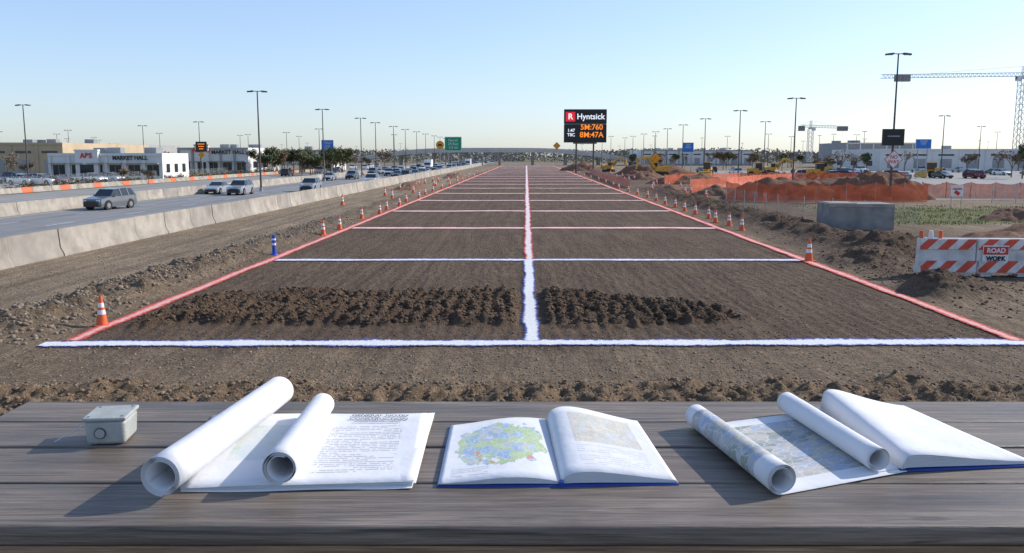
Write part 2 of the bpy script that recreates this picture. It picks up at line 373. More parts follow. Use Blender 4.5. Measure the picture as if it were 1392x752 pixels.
# ------------------------------------------------------------------ vehicles
def carmesh(name,paint,kind):
    b_=MB([paint,glass,rubber,chrome,headl,redlens,black])
    if kind=='sedan':
        st=[(-2.32,.38,.52,.56,.70,.6),(-2.2,.24,.66,.70,.84,.76),(-1.3,.2,.84,.90,.90,.78),(-.8,.2,.90,.97,.91,.78),(-.05,.2,.94,1.40,.91,.60),(.9,.2,.96,1.42,.91,.60),(1.62,.2,.98,1.06,.90,.74),(2.2,.25,.94,.98,.86,.74),(2.32,.4,.68,.73,.78,.66)]; g=(3,6)
    else:
        st=[(-2.35,.40,.62,.68,.74,.64),(-2.22,.26,.86,.92,.90,.8),(-1.4,.24,1.0,1.06,.95,.84),(-.95,.24,1.05,1.12,.96,.82),(-.35,.24,1.08,1.68,.96,.68),(.9,.24,1.1,1.74,.96,.70),(1.95,.24,1.12,1.68,.95,.68),(2.3,.3,1.1,1.16,.92,.80),(2.38,.42,.8,.85,.88,.8)]; g=(3,7)
    rings=[]
    for y,zb,zt,zr,w,wt in st:
        zm=zb+(zt-zb)*.45
        rings.append([(-w*.96,y,zb),(-w,y,zm),(-w*.97,y,zt),(-wt,y,zr),(wt,y,zr),(w*.97,y,zt),(w,y,zm),(w*.96,y,zb)])
    for i in range(len(rings)-1):
        for j in range(8):
            j2=(j+1)%8
            mi=0
            if g[0]<=i<g[1]:
                if j in(2,4): mi=1
                if j==3 and (i==g[0] or i==g[1]-1): mi=1
            b_.add([rings[i][j],rings[i][j2],rings[i+1][j2],rings[i+1][j]],[(0,1,2,3)],mi,True)
    b_.add(rings[0],[tuple(range(8))],6); b_.add(rings[-1],[tuple(range(8))],0)
    for sgn in(-1,1):
        for k in ((.42,) if kind=='sedan' else (.3,1.25)):
            zr=(1.41 if kind=='sedan' else 1.72); wt=(.60 if kind=='sedan' else .69); zt=.955 if kind=='sedan' else 1.09;w=.91*.97 if kind=='sedan' else .96*.97
            b_.cyl((sgn*(w+.005),k,zt),(sgn*(wt+.01),k,zr),.04,.04,4,0)
        hz=.33 if kind=='sedan' else .37
        W=st[4][4]
        for wy in(-1.42,1.42):
            b_.cyl((sgn*(W-.25),wy,hz+.02),(sgn*(W+.006),wy,hz+.03),hz+.07,hz+.07,16,6)
            b_.cyl((sgn*(W-.22),wy,hz),(sgn*(W+.02),wy,hz),hz,hz,18,2)
            b_.cyl((sgn*(W-.2),wy,hz),(sgn*(W+.03),wy,hz),hz*.62,hz*.58,10,3)
        zh=.60 if kind=='sedan' else .78
        b_.box((sgn*.62,-2.24,zh),(.34,.12,.13),4); b_.box((sgn*.66,2.27,zh+.12),(.3,.1,.16),5)
        b_.box((sgn*(W+.07),-.62,zh+.38),(.16,.12,.12),0)
    b_.box((0,-2.33,zh-.12),(.9,.06,.18),6); b_.box((0,2.34,zh-.1),(.5,.04,.12),4)
    b_.box((0,-2.32,.36),(1.4,.08,.12),6)
    return b_.mesh(name)
def paint(n,c): return M(n,c,.3,.35,var=.05,coat=.6)
pc=[paint('paint_grey',(.16,.17,.18)),paint('paint_silver',(.42,.43,.44)),paint('paint_white',(.72,.72,.72)),paint('paint_black',(.02,.02,.025)),paint('paint_red',(.2,.02,.02)),paint('paint_blue',(.03,.07,.2))]
cars={}
cpick=[0,1,2,3,0,1,2,3,1,2,4,5]
def car(kind,ci,x,y,rz=None,back=False):
    k=(kind,ci)
    nm='sedan_car' if kind=='sedan' else 'suv_car'
    if k not in cars: cars[k]=carmesh(nm,pc[ci],kind)
    place(cars[k],nm,(x,y,.026),(rz if rz is not None else -S+(math.pi if back else 0)))
car('suv',0,-34.3,73,-.22); car('suv',1,-31.7,100); car('sedan',1,-35.4,103); car('suv',1,-25.6,109); car('suv',2,-21.9,134)
for x,y,k,ci in ((-30.9,166,'suv',0),(-33.6,158,'sedan',1),(-32,215,'sedan',2),(-24,180,'sedan',3),(-28,196,'suv',2),(-21,170,'suv',3)): car(k,ci,x,y)
for i in range(95):
    y=random.uniform(190,640); l=random.choice((-24.8,-29,-33,-36.5)); car(random.choice(('sedan','suv')),random.choice(cpick),xx(l,y),y)
for i in range(8):
    y=random.uniform(190,400); car(random.choice(('sedan','suv')),random.choice(cpick[:10]),xx(random.choice((-53,-57)),y),y,back=True)
for i in range(34):
    x=random.uniform(-100,-66); y=random.choice((140,146,132,126))+random.uniform(-.4,.4); car(random.choice(('sedan','suv')),random.choice(cpick),x,y,random.uniform(-.1,.1)+1.2)
for i in range(44):
    x=random.uniform(45,190); y=random.choice((165,172,200,208,235)); car(random.choice(('sedan','suv')),random.choice(cpick),x,y,random.choice((0.2,1.3,3.2)))
sheet('parking_lot',[(-130,105),(-64,105),(-62,155),(-140,155)],.02,asp2)
sheet('parking_lot',[(36,88),(200,88),(320,260),(60,260),(30,130)],.02,asp2)
def truck():
    b_=MB([white,glass,rubber,black,steel])
    b_.box((0,.9,2.0),(2.4,5.2,2.5),0); b_.box((0,-2.6,1.45),(2.2,1.5,1.7),0); b_.box((0,-3.36,1.85),(1.9,.05,.7),1)
    for s_ in(-1,1): b_.box((s_*1.11,-2.7,1.85),(.03,.9,.6),1)
    b_.box((0,-.2,.65),(1.0,6.6,.25),3)
    for s_ in(-1,1):
        for y in(-2.6,1.9): b_.cyl((s_*.8,y,.48),(s_*1.15,y,.48),.48,.48,16,2); b_.cyl((s_*1.1,y,.48),(s_*1.17,y,.48),.2,.2,10,4)
    b_.box((0,-3.4,.7),(2.2,.1,.3),4); return b_.mesh('box_truck')
tm=truck()
for x,y in ((xx(-33,290),290),(xx(-25,370),370),(120,190)): place(tm,'box_truck',(x,y,.02),-S)
# ------------------------------------------------------------------ cones
wbx=M('reflective_white',(.8,.8,.78),.4,var=.05)
def conemesh():
    b_=MB([orange,wbx,rubber])
    b_.box((0,0,.03),(.42,.42,.06),0)
    zs=[.06,.38,.52,.60,.74,.95]; mi=[0,1,0,1,0]
    r=lambda z:.17-(.17-.045)*(z-.06)/.89
    for i in range(5): b_.cyl((0,0,zs[i]),(0,0,zs[i+1]),r(zs[i]),r(zs[i+1]),16,mi[i],caps=i in(0,4))
    b_.cyl((0,0,.95),(0,0,.985),.03,.03,8,0)
    return b_.mesh('traffic_cone')
cm=conemesh()
def zg(x,y): return float(hgt(np.array([[x]]),np.array([[y]]))[0,0])
def cone(x,y,s=1,rz=0): place(cm,'traffic_cone',(x,y,zg(x,y)-.01),rz,scale=s)
cone(-10.95,22.4,.86,.3); cone(12.75,36.4,1.05,.2)
yl=[48.6,52.5,61.5,67,72,78,84,92,100,109,119,130,143,157,172,190,210,232,260,290,320]
for y in yl: cone(xx(-11.6+random.uniform(-.25,.15),y),y,.92,random.random())
for y in [52,55.4,58,61.5,66,70,75,80,86,93,100,108,118,128,140,155,170,190,210,235,262,292,325]: cone(xx(12.7+random.uniform(-.1,.5),y),y,.95,random.random())
for i in range(26):
    y=random.uniform(75,230); cone(xx(random.uniform(15,26),y),y,1.05)
for i in range(18):
    y=random.uniform(75,230); cone(xx(random.uniform(-17,-12.5),y),y,1.05)
b_=MB([bluep,wbx])
b_.cyl((0,0,0),(0,0,.05),.2,.16,12,0)
for i,(z0,z1,mm) in enumerate(((.05,.45,0),(.45,.55,1),(.55,.68,0),(.68,.76,1),(.76,.92,0))): b_.cyl((0,0,z0),(0,0,z1),.09,.09,12,mm)
b_.obj('delineator_post',(-10.9,38.9,.0))
# ------------------------------------------------------------------ street lamps
def lamp(h):
    b_=MB([darkpole,steel,headl])
    b_.cyl((0,0,0),(0,0,.5),.24,.2,8,1); b_.cyl((0,0,.5),(0,0,h),.13,.07,8,0)
    b_.cyl((-.8,0,h),(.8,0,h),.045,.045,6,0)
    for s_ in(-1,1): b_.box((s_*.85,0,h-.02),(.75,.4,.16),0,Matrix.Rotation(s_*.12,3,'Y')); b_.box((s_*.85,0,h-.115),(.6,.3,.03),2)
    return b_.mesh('street_lamp')
l12=lamp(12.5); l14=lamp(14.3)
LAMPS=[(-77.7,138),(-31.9,109),(-33,151),(-32.5,186),(-33.3,211),(-32.6,238),(-32.7,265),(-32,290),(-32,320),(-31.5,350),(-31,372),(-31,403),(-74.5,206),(-99,232),(-126,309),(-172,290),(-78,299),(-88,357),(39.9,122),(40.8,155),(42.2,189),(87.3,175),(44.7,226),(46.4,258),(48.2,290),(48.8,320),(50,357),(50.6,387),(129,238),(132,331),(95,320),(89,357),(60,205),(-58,260),(-45,330)]
for x,y in LAMPS: place(l12,'street_lamp',(x,y,0),random.uniform(-.15,.15))
for i in range(44):
    y=random.uniform(300,620); x=random.uniform(-.55,.6)*y
    if abs(x)<40: continue
    place(l12,'street_lamp',(x,y,0),random.random(),scale=random.uniform(.75,1.15))
place(l14,'street_lamp',(37.5,85,0))
b_=MB([black,steel,orangelite]); b_.box((0,0,0),(2.1,.25,1.6),0); b_.box((0,.2,0),(.3,.2,.5),1); b_.box((0,-.13,.1),(1.2,.02,.12),1)
b_.obj('electronic_message_sign',(37.3,84.6,6.3))
def diamond(name,loc,w,face,edge,hpost=0,txt=None,tcol=None):
    b_=MB([face,edge,steel]); q=Matrix.Rotation(R(45),3,'Y')
    b_.box((0,0,0),(w,.04,w),1,q); b_.box((0,-.025,0),(w*.9,.02,w*.9),0,q)
    if hpost: b_.cyl((0,.06,-hpost),(0,.06,w*.4),.05,.05,6,2)
    o=b_.obj(name,loc)
    if txt: text(o,'lettering',txt,w*.36,(0,-.045,0),tcol,bold=.01)
    return o
diamond('warning_sign',(37.35,84.3,4.15),1.3,white,redp,0,'NO\nWAY',redp)
diamond('warning_sign',(33.0,198,4.0),2.0,ambersign,black,4.0,'!',black)
diamond('warning_sign',(xx(9.2,260),260,7.5),1.6,ambersign,black,7.5)
b_=MB([black,steel,ambersign,orangelite]); b_.box((0,0,6.6),(2.5,.3,2.3),0); b_.cyl((0,.2,0),(0,.2,6),.12,.12,8,1)
for k in range(3): b_.box((0,-.16,7.2-.55*k),(1.6-.3*k,.02,.18),3)
b_.box((0,-.05,4.75),(1.2,.05,1.2),2,Matrix.Rotation(R(45),3,'Y')); b_.obj('electronic_message_sign',(-72,200,0))
def panel(name,loc,w,hh_,mat,lines,two=True):
    b_=MB([mat,white,steel]); b_.box((0,0,0),(w,.12,hh_),1); b_.box((0,-.07,0),(w*.95,.03,hh_*.93),0)
    for s_ in((-1,1) if two else (0,)): b_.cyl((s_*w*.3,.15,-loc[2]),(s_*w*.3,.15,hh_/2),.1,.1,6,2)
    o=b_.obj(name,loc)
    for i,l in enumerate(lines): text(o,'lettering',l,hh_*.26,(0,-.1,hh_*(.25-.25*i)),white)
    return o
panel('blue_information_sign',(-47,220,7.0),3.1,3.0,bluesign,['FOOD','GAS','EXIT'])
panel('blue_information_sign',(49,240,6.8),3.0,2.7,bluesign,['GAS','INFO'])
panel('blue_information_sign',(81,170,6.8),3.1,1.9,bluesign,['FOOD','EXIT'])
panel('green_highway_sign',(-22.5,330,9.0),6.5,5.4,greensign,['North','24 Exit','1/2 mi'])
b_=MB([ambersign,black,steel]); b_.cyl((0,0,0),(0,.1,0),1.6,1.6,20,0); b_.box((0,-.02,0),(1.6,.04,.7),1); b_.cyl((0,.2,-8.6),(0,.2,0),.1,.1,6,2); b_.obj('round_warning_sign',(-27.6,331,8.6))
b_=MB([black,steel,darkpole,ledred,orangelite,white])
b_.box((0,0,14.3),(10.8,.8,3.6),0); b_.box((0,0,10.1),(10.8,.8,4.5),0)
for x in(-2.2,2.2): b_.cyl((x,.3,0),(x,.3,8),.22,.22,10,2)
b_.box((0,.3,7.7),(6,.4,.4),1); b_.box((0,0,12.4),(10.6,.5,.25),1)
for z in (16.13,12.52): b_.box((0,-.42,z),(10.8,.06,.08),1)
b_.box((-3.8,-.43,14.3),(2.4,.08,2.4),3)
bb=b_.obj('electronic_billboard',(18.6,220,0))
text(bb,'lettering','Hyntsick',2.0,(1.35,-.45,14.3),ledwhite,bold=.03); text(bb,'logo_letter','R',2.0,(-3.8,-.5,14.3),ledwhite,bold=.05)
text(bb,'lettering_led','5M:760\n8M:47A',1.9,(1.6,-.45,10.7),orangelite,bold=.03); text(bb,'lettering_small','1:47\nT8C',1.1,(-3.6,-.45,10.3),ledwhite,bold=.02)
# ------------------------------------------------------------------ cranes
def lattice(b_,p0,p1,w,n,r=.08,m=0):
    p0=Vector(p0);p1=Vector(p1);d=(p1-p0).normalized()
    a=Vector((0,1,0)) if abs(d.y)<.9 else Vector((1,0,0)); a=(a-d*a.dot(d)).normalized(); c=d.cross(a)
    cor=[(a*i+c*j)*w/2 for i,j in((-1,-1),(1,-1),(1,1),(-1,1))]
    for k in cor: b_.cyl(p0+k,p1+k,r,r,4,m)
    for i in range(n):
        q0=p0.lerp(p1,i/n);q1=p0.lerp(p1,(i+1)/n)
        for j in range(4):
            b_.cyl(q0+cor[j],q1+cor[(j+1)%4],r*.6,r*.6,4,m); b_.cyl(q0+cor[j],q0+cor[(j+1)%4],r*.6,r*.6,4,m)
def crane(name,loc,H,J,CJ,sgn,s=1,rz=0):
    b_=MB([cratemetal,concrete2,glass,white])
    lattice(b_,(0,0,0),(0,0,H),2.6,int(H/2.4),.15); b_.box((0,0,.5),(6,6,1),1)
    b_.cyl((0,0,H),(0,0,H+1),1.4,1.4,12,0)
    lattice(b_,(0,0,H+1.8),(-sgn*J,0,H+1.0),1.4,int(J/1.6),.10); lattice(b_,(0,0,H+1.8),(sgn*CJ,0,H+1.8),1.4,int(CJ/1.6),.10)
    lattice(b_,(0,0,H+1),(0,0,H+5),1.0,3,.08)
    b_.cyl((0,0,H+5),(-sgn*J*.65,0,H+2.2),.07,.07,4,0); b_.cyl((0,0,H+5),(sgn*CJ*.9,0,H+2.4),.07,.07,4,0)
    b_.box((sgn*CJ*.9,0,H+.5),(3.5,1.8,3),1)
    b_.box((-sgn*1.8,0,H+.2),(1.8,1.8,2.0),3); b_.box((-sgn*2.72,0,H+.4),(.05,1.5,1.2),2)
    b_.box((-sgn*J*.85,0,H+.3),(6,1.6,2.6),1); b_.cyl((-sgn*J*.85,0,H-1),(-sgn*J*.85,0,H-4),.05,.05,4,0)
    return b_.obj(name,loc,rz)
crane('tower_crane',(205,350,0),35,57,16,1)
crane('tower_crane',(176,510,0),20,22,6,-1)
# ------------------------------------------------------------------ right hand site items
m,nt,b=newmat('striped_sheeting'); b.inputs['Roughness'].default_value=.45
o_=tc(nt); sx=nt.nodes.new('ShaderNodeSeparateXYZ'); nt.links.new(o_,sx.inputs[0])
w_=mth(nt,'FRACT',mth(nt,'MULTIPLY',mth(nt,'SUBTRACT',sx.outputs[0],mth(nt,'MULTIPLY',sx.outputs[2],1.0)),1.35))
st_=mth(nt,'GREATER_THAN',w_,.48)
dirt=noise(nt,o_,2.5,5)
c=mixc(nt,st_,(.74,.72,.70),(.72,.09,.05)); c=mixc(nt,.8,c,ramp(nt,dirt,[(.35,(.62,.57,.52)),(.6,(1,1,1))]),'MULTIPLY')
nt.links.new(c,b.inputs['Base Color']); striped=m
dw=M('dusty_white_plastic',(.66,.64,.61),.5,var=.2,scale=1.5)
b_=MB([dw,striped,redp,black,orange,white])
for k in range(3):
    x0=k*2.1
    L=2.06
    P_=[(-.32,.12),(-.32,.32),(-.18,.5),(-.14,1.42),(.14,1.42),(.18,.5),(.32,.32),(.32,.12)]
    b_.prism(P_,lambda p:(x0,p[0],p[1]),lambda p:(x0+L,p[0],p[1]),0)
    b_.box((x0+.35,0,.06),(.4,.5,.12),0); b_.box((x0+1.7,0,.06),(.4,.5,.12),0)
    b_.box((x0+L/2,-.175,1.2),(L-.04,.05,.38),1); b_.box((x0+L/2,-.30,.38),(L-.04,.08,.44),1)
    for q_ in(.45,1.05,1.6): b_.box((x0+q_,-.165,.8),(.28,.03,.26),0)
for x in(.1,.45,.8): b_.cyl((x,0,1.42),(x,0,1.7),.09,.07,10,4 if x!=.45 else 5)
b_.box((2.75,-.235,.86),(.95,.02,.62),5); b_.box((2.75,-.25,.98),(.9,.02,.3),2)
rb=b_.obj('striped_plastic_barrier',(15.3,32.0,.02),R(-3),bevel=.02)
text(rb,'lettering','ROAD',.24,(2.75,-.27,.98),white,bold=.01); text(rb,'lettering_low','WORK',.22,(2.75,-.27,.68),black,bold=.012)
b_=MB([concrete2,concrete]); b_.box((0,0,.8),(3.9,2.6,1.6),0); b_.box((-1.0,0,1.62),(1.6,2.0,.05),1); b_.box((0,-1.31,1.45),(3.9,.04,.1),1)
for x in(-1.2,1.2): b_.cyl((x,-1.32,1.0),(x,-1.30,1.0),.06,.06,8,1)
b_.obj('concrete_utility_vault',(21.4,53.3,0),R(-4),bevel=.04)
def netmat(name,c,k,t):
    m,nt,b=newmat(name); b.inputs['Roughness'].default_value=.6
    uv=tc(nt,'UV'); sx=nt.nodes.new('ShaderNodeSeparateXYZ'); nt.links.new(uv,sx.inputs[0])
    a=mth(nt,'LESS_THAN',mth(nt,'FRACT',mth(nt,'MULTIPLY',sx.outputs[0],k)),t); c_=mth(nt,'LESS_THAN',mth(nt,'FRACT',mth(nt,'MULTIPLY',sx.outputs[1],k)),t)
    nt.links.new(mth(nt,'MAXIMUM',a,c_),b.inputs['Alpha'])
    n=noise(nt,tc(nt),1.2,4); nt.links.new(ramp(nt,n,[(.3,tuple(x*.6 for x in c)),(.7,tuple(min(1,x*1.2) for x in c))]),b.inputs['Base Color']); return m
netO=netmat('orange_netting',(.76,.13,.035),9,.5); netC=netmat('chain_link',(.40,.40,.38),14,.07)
def fence(name,pts,h,mat,sag=.12,post=steel,step=2.4):
    b_=MB([post]); vs=[];fs=[];uv=[];L=0;ps=[]
    for (x0,y0),(x1,y1) in zip(pts[:-1],pts[1:]):
        D=math.hypot(x1-x0,y1-y0); n=max(1,int(D/step))
        for i in range(n):
            t0=i/n; b_.cyl((x0+(x1-x0)*t0,y0+(y1-y0)*t0,-.1),(x0+(x1-x0)*t0,y0+(y1-y0)*t0,h+.08),.035,.035,6,0)
            for k in range(6):
                t=(i+k/6)/n; ps.append((x0+(x1-x0)*t,y0+(y1-y0)*t,L+D*t,math.sin(math.pi*k/6)))
        L+=D
    ob=b_.obj(name)
    for x,y,l,sg in ps:
        o=random.uniform(-.05,.05)*sag*5
        for j in range(4):
            z=.03+(h-sag*sg*random.uniform(.6,1.2)*(j/3))*j/3; vs.append((x+o*math.sin(j*1.7),y-.04+o*math.cos(j*2.1),z)); uv.append((l,z))
    me=bpy.data.meshes.new('netting')
    for i in range(len(ps)-1):
        for j in range(3): a=i*4+j; fs.append((a,a+4,a+5,a+1))
    me.from_pydata(vs,[],fs); u=me.uv_layers.new(name='UVMap')
    for l in me.loops: u.data[l.index].uv=uv[l.vertex_index]
    me.materials.append(mat); place(me,'netting',parent=ob); return ob
fence('orange_safety_fence',[(22,88),(24,84),(32,82),(41,83.5)],1.9,netO,.3)
fence('orange_safety_fence',[(44,92),(56,90),(75,92),(110,98)],1.7,netO,.25)
fence('orange_safety_fence',[(22,106),(28,112),(36,128),(46,140)],1.7,netO)
fence('orange_safety_fence',[(24,135),(40,150),(70,152)],1.6,netO)
fence('orange_safety_fence',[(xx(14.5,120),120),(xx(15,170),170),(xx(17,230),230)],1.3,netO)
fence('chain_link_fence',[(20.0,80),(20.5,66),(23.5,57),(27,55)],1.5,netC,.02)
fence('chain_link_fence',[(46,82),(70,84),(120,92)],1.8,netC,.02)
fence('chain_link_fence',[(-64,80),(-66,130),(-66,200)],1.8,netC,.02)
b_=MB([white,redp,steel]); b_.box((0,0,1.4),(1.1,.04,1.0),0); b_.box((0,-.03,1.55),(.8,.02,.12),1); b_.box((0,-.03,1.2),(.5,.02,.3),1,Matrix.Rotation(.6,3,'Y'))
for x in(-.45,.45): b_.cyl((x,.04,0),(x,.04,1.95),.03,.03,6,2)
b_.obj('notice_sign',(40,77,0))
soil=stonemat('pile_soil',(.12,.062,.040),(.25,.145,.095))
def mound(x,y,rx,ry,h):
    n=60; vs=[];fs=[]
    g=np.linspace(-1.15,1.15,n); A,B=np.meshgrid(g,g)
    r=np.sqrt(A**2+B**2); r=r*(.8+.45*fbm(A*1.7+x,B*1.7+y,11,2)); w=fbm(A*2.6+x,B*2.6+y,7,4)
    z=h*np.clip(1-r**2.2,-.2,1)*(.35+1.0*w)+.2*h*(fbm(A*7+x,B*7,3,3)-.5)-.05
    z=np.where(r>1.05,-.3,z)
    vs=np.stack([A*rx,B*ry,z],-1).reshape(-1,3).tolist()
    for i in range(n-1):
        for j in range(n-1): a=i*n+j; fs.append((a,a+1,a+n+1,a+n))
    me=bpy.data.meshes.new('dirt_pile'); me.from_pydata(vs,[],fs); me.materials.append(soil)
    for p_ in me.polygons: p_.use_smooth=True
    place(me,'dirt_pile',(x,y,0))
for t in ((29,90,7.5,3.5,2.4),(38,89.5,6,3.5,2.7),(52,131,8,4,1.6),(35,208,10,5,2.6),(22,262,8,5,2.4),(29,140,7,4,1.8),(25,165,5,5,1.8),(36,61,2.5,2.5,.9),(30,48,3.5,2.2,.7),(26,45,3,2,.6),(24,100,3,4,1.1),(xx(18.5,110),110,3,6,1.0),(xx(-16,120),120,2.5,8,.9),(xx(-15,180),180,2.5,9,1.0)): mound(*t)
def excavator():
    b_=MB([yellow,black,glass,steel])
    for s_ in(-1,1):
        pr=[(-1.9,.45),(-1.6,.08),(1.6,.08),(1.9,.45),(1.6,.85),(-1.6,.85)]
        b_.prism(pr,lambda p:(p[0],s_*1.15-.28,p[1]),lambda p:(p[0],s_*1.15+.28,p[1]),1)
    b_.cyl((0,0,.7),(0,0,1.05),.7,.7,16,1); b_.box((.5,0,1.55),(3.2,2.4,1.0),0); b_.box((1.9,0,1.6),(.7,2.5,1.2),0)
    b_.box((-.6,.75,2.35),(1.5,.95,1.5),0); b_.box((-1.36,.75,2.5),(.04,.8,1.0),2); b_.box((-.6,1.235,2.5),(1.1,.03,.9),2); b_.box((-.6,.265,2.5),(1.1,.03,.9),2)
    def beam(p,q,w0,w1):
        p=Vector(p);q=Vector(q);b_.cyl(p,q,w0,w1,4,0)
    beam((-.9,-.3,1.6),(-2.8,-.3,4.2),.38,.42); beam((-2.8,-.3,4.2),(-5.0,-.3,3.6),.42,.3); beam((-5.2,-.3,4.0),(-5.6,-.3,1.4),.32,.2)
    b_.cyl((-1.4,-.3,1.5),(-2.9,-.3,3.8),.09,.09,8,3); b_.cyl((-3.4,-.3,4.5),(-5.1,-.3,4.2),.08,.08,8,3)
    b_.prism([(-5.9,1.5),(-5.2,1.5),(-4.8,.9),(-5.1,.4),(-5.7,.5)],lambda p:(p[0],-.8,p[1]),lambda p:(p[0],.2,p[1]),1)
    return b_.mesh('excavator')
em=excavator()
place(em,'excavator',(33,194,0),.3); place(em,'excavator',(62,205,0),2.6,scale=.9); place(em,'excavator',(27,240,0),2.8,scale=.9)
def loader():
    b_=MB([yellow,black,glass,rubber])
    b_.box((.9,0,1.5),(2.2,1.6,1.1),0); b_.box((-.5,0,1.3),(1.4,1.3,.7),0); b_.box((-.2,0,2.4),(1.3,1.4,1.3),2); b_.box((-.2,0,3.1),(1.5,1.6,.12),0)
    for s_ in(-1,1):
        for x in(-1.3,1.2): b_.cyl((x,s_*.75,.75),(x,s_*1.2,.75),.75,.75,18,3); b_.cyl((x,s_*1.15,.75),(x,s_*1.23,.75),.3,.3,10,0)
        b_.cyl((-.6,s_*.5,1.7),(-2.9,s_*.5,.9),.14,.14,4,0)
    b_.prism([(-2.8,.2),(-2.8,1.3),(-3.2,1.2),(-3.8,.15)],lambda p:(p[0],-1.3,p[1]),lambda p:(p[0],1.3,p[1]),0)
    return b_.mesh('wheel_loader')
lm=loader()
for x,y,r_ in ((71,196,.2),(57,160,3.0),(87,178,.4),(42,185,1.2),(48,168,2.9)): place(lm,'wheel_loader',(x,y,.02),r_)
car('suv',3,64,165,1.3); car('suv',2,52,175,1.4)
# ------------------------------------------------------------------ buildings
tan=M('tan_stucco',(.50,.39,.26),.9,var=.08,scale=.3); wst=M('white_stucco',(.70,.68,.64),.85,var=.06,scale=.3); greyc=M('grey_cladding',(.34,.33,.32),.7,var=.08,scale=.4)
def building(name,x0,x1,y0,dep,h,wallm,trim,storefront=True,sign=None,bays=6,tower=True):
    b_=MB([wallm,trim,glass,steel,greyc,black]); cx=(x0+x1)/2; W=x1-x0
    b_.box((0,dep/2,h/2),(W,dep,h),0)
    b_.box((0,-.05,h-.25),(W+.3,.3,.5),1)
    b_.box((0,-.03,.4),(W,.1,.8),1)
    bw=W/bays
    for i in range(bays):
        xc=-W/2+bw*(i+.5)
        b_.box((xc-bw/2+.15,-.12,h/2-.3),(.5,.25,h-.6),1)
        if storefront:
            b_.box((xc,-.02,1.7),(bw*.62,.1,2.2),2); b_.box((xc,-.08,1.7),(.08,.06,2.2),4); b_.box((xc,-.6,3.1),(bw*.75,1.2,.15),4)
        else:
            b_.box((xc,-.02,1.9),(bw*.45,.08,3.4),4)
            b_.box((xc,-.03,h*.72),(bw*.6,.06,.5),2)
    if tower:
        b_.box((-W*.15,-.4,h*.55),(W*.2,.9,h*1.1),0); b_.box((-W*.15,-.45,h*1.1),(W*.21,1.0,.3),1); b_.box((-W*.15,-.88,1.5),(W*.12,.06,2.8),2)
    for k in range(5): b_.box((random.uniform(-W*.4,W*.4),dep*random.uniform(.2,.8),h+.5),(2.2,2,1.1),3)
    for s_ in(-1,1):
        for k in range(3): b_.box((s_*(W/2+.02),dep*(.2+.3*k),2.2),(.08,dep*.12,1.6),2)
    o=b_.obj(name,(cx,y0,0))
    if sign: text(o,'shop_sign',sign,h*.26,(-W*.15,-.95,h*.9),redp,bold=.05); text(o,'shop_sign_b','MARKET HALL',h*.2,(W*.22,-.3,h*.82),black,bold=.04)
    return o
building('retail_store_building',-86,-65,160,13,5.0,wst,wst,True,'ABS')
building('tan_warehouse_building',-128,-99,190,45,7.4,tan,tan,False,None,5,False)
building('retail_store_building',-86,-68,222,30,6.6,wst,greyc,True,'AUTO',5)
building('retail_store_building',-64,-54,260,20,6.3,wst,tan,True,None,3,False)
building('warehouse_building',112,240,262,40,6.6,wst,wst,False,None,16,False)
building('warehouse_building',128,158,330,30,9.5,greyc,wst,False,None,6,False)
building('warehouse_building',60,112,400,40,7.2,wst,greyc,False,None,9,False)
building('warehouse_building',-260,-150,330,60,9,greyc,tan,False,None,12,False)
building('office_building',-30,10,720,30,9,tan,greyc,False,None,8,False)
b_=MB([concrete3,concrete])
px_=np.linspace(-130,90,45)
def zo(x): return 1.2+6.2*math.exp(-((x+10)/62)**4)
for a_,c_ in zip(px_[:-1],px_[1:]):
    za,zb=zo(a_),zo(c_)
    for (dz,t,yy,dd,mi) in ((0,1.2,420,11,0),(.9,.8,414.3,.3,0),(.9,.8,425.8,.3,0)):
        b_.add([(a_,yy-dd/2,za+dz-t),(c_,yy-dd/2,zb+dz-t),(c_,yy-dd/2,zb+dz),(a_,yy-dd/2,za+dz),(a_,yy+dd/2,za+dz-t),(c_,yy+dd/2,zb+dz-t),(c_,yy+dd/2,zb+dz),(a_,yy+dd/2,za+dz)],[(0,1,2,3),(4,7,6,5),(3,2,6,7),(0,4,5,1)],mi)
for x in range(-70,60,16):
    for y in(416.5,423.5): b_.cyl((x,y,0),(x,y,zo(x)-.9),.6,.6,10,1)
    b_.box((x,420,zo(x)-1.5),(1.2,10,.8),1)
b_.obj('highway_overpass')
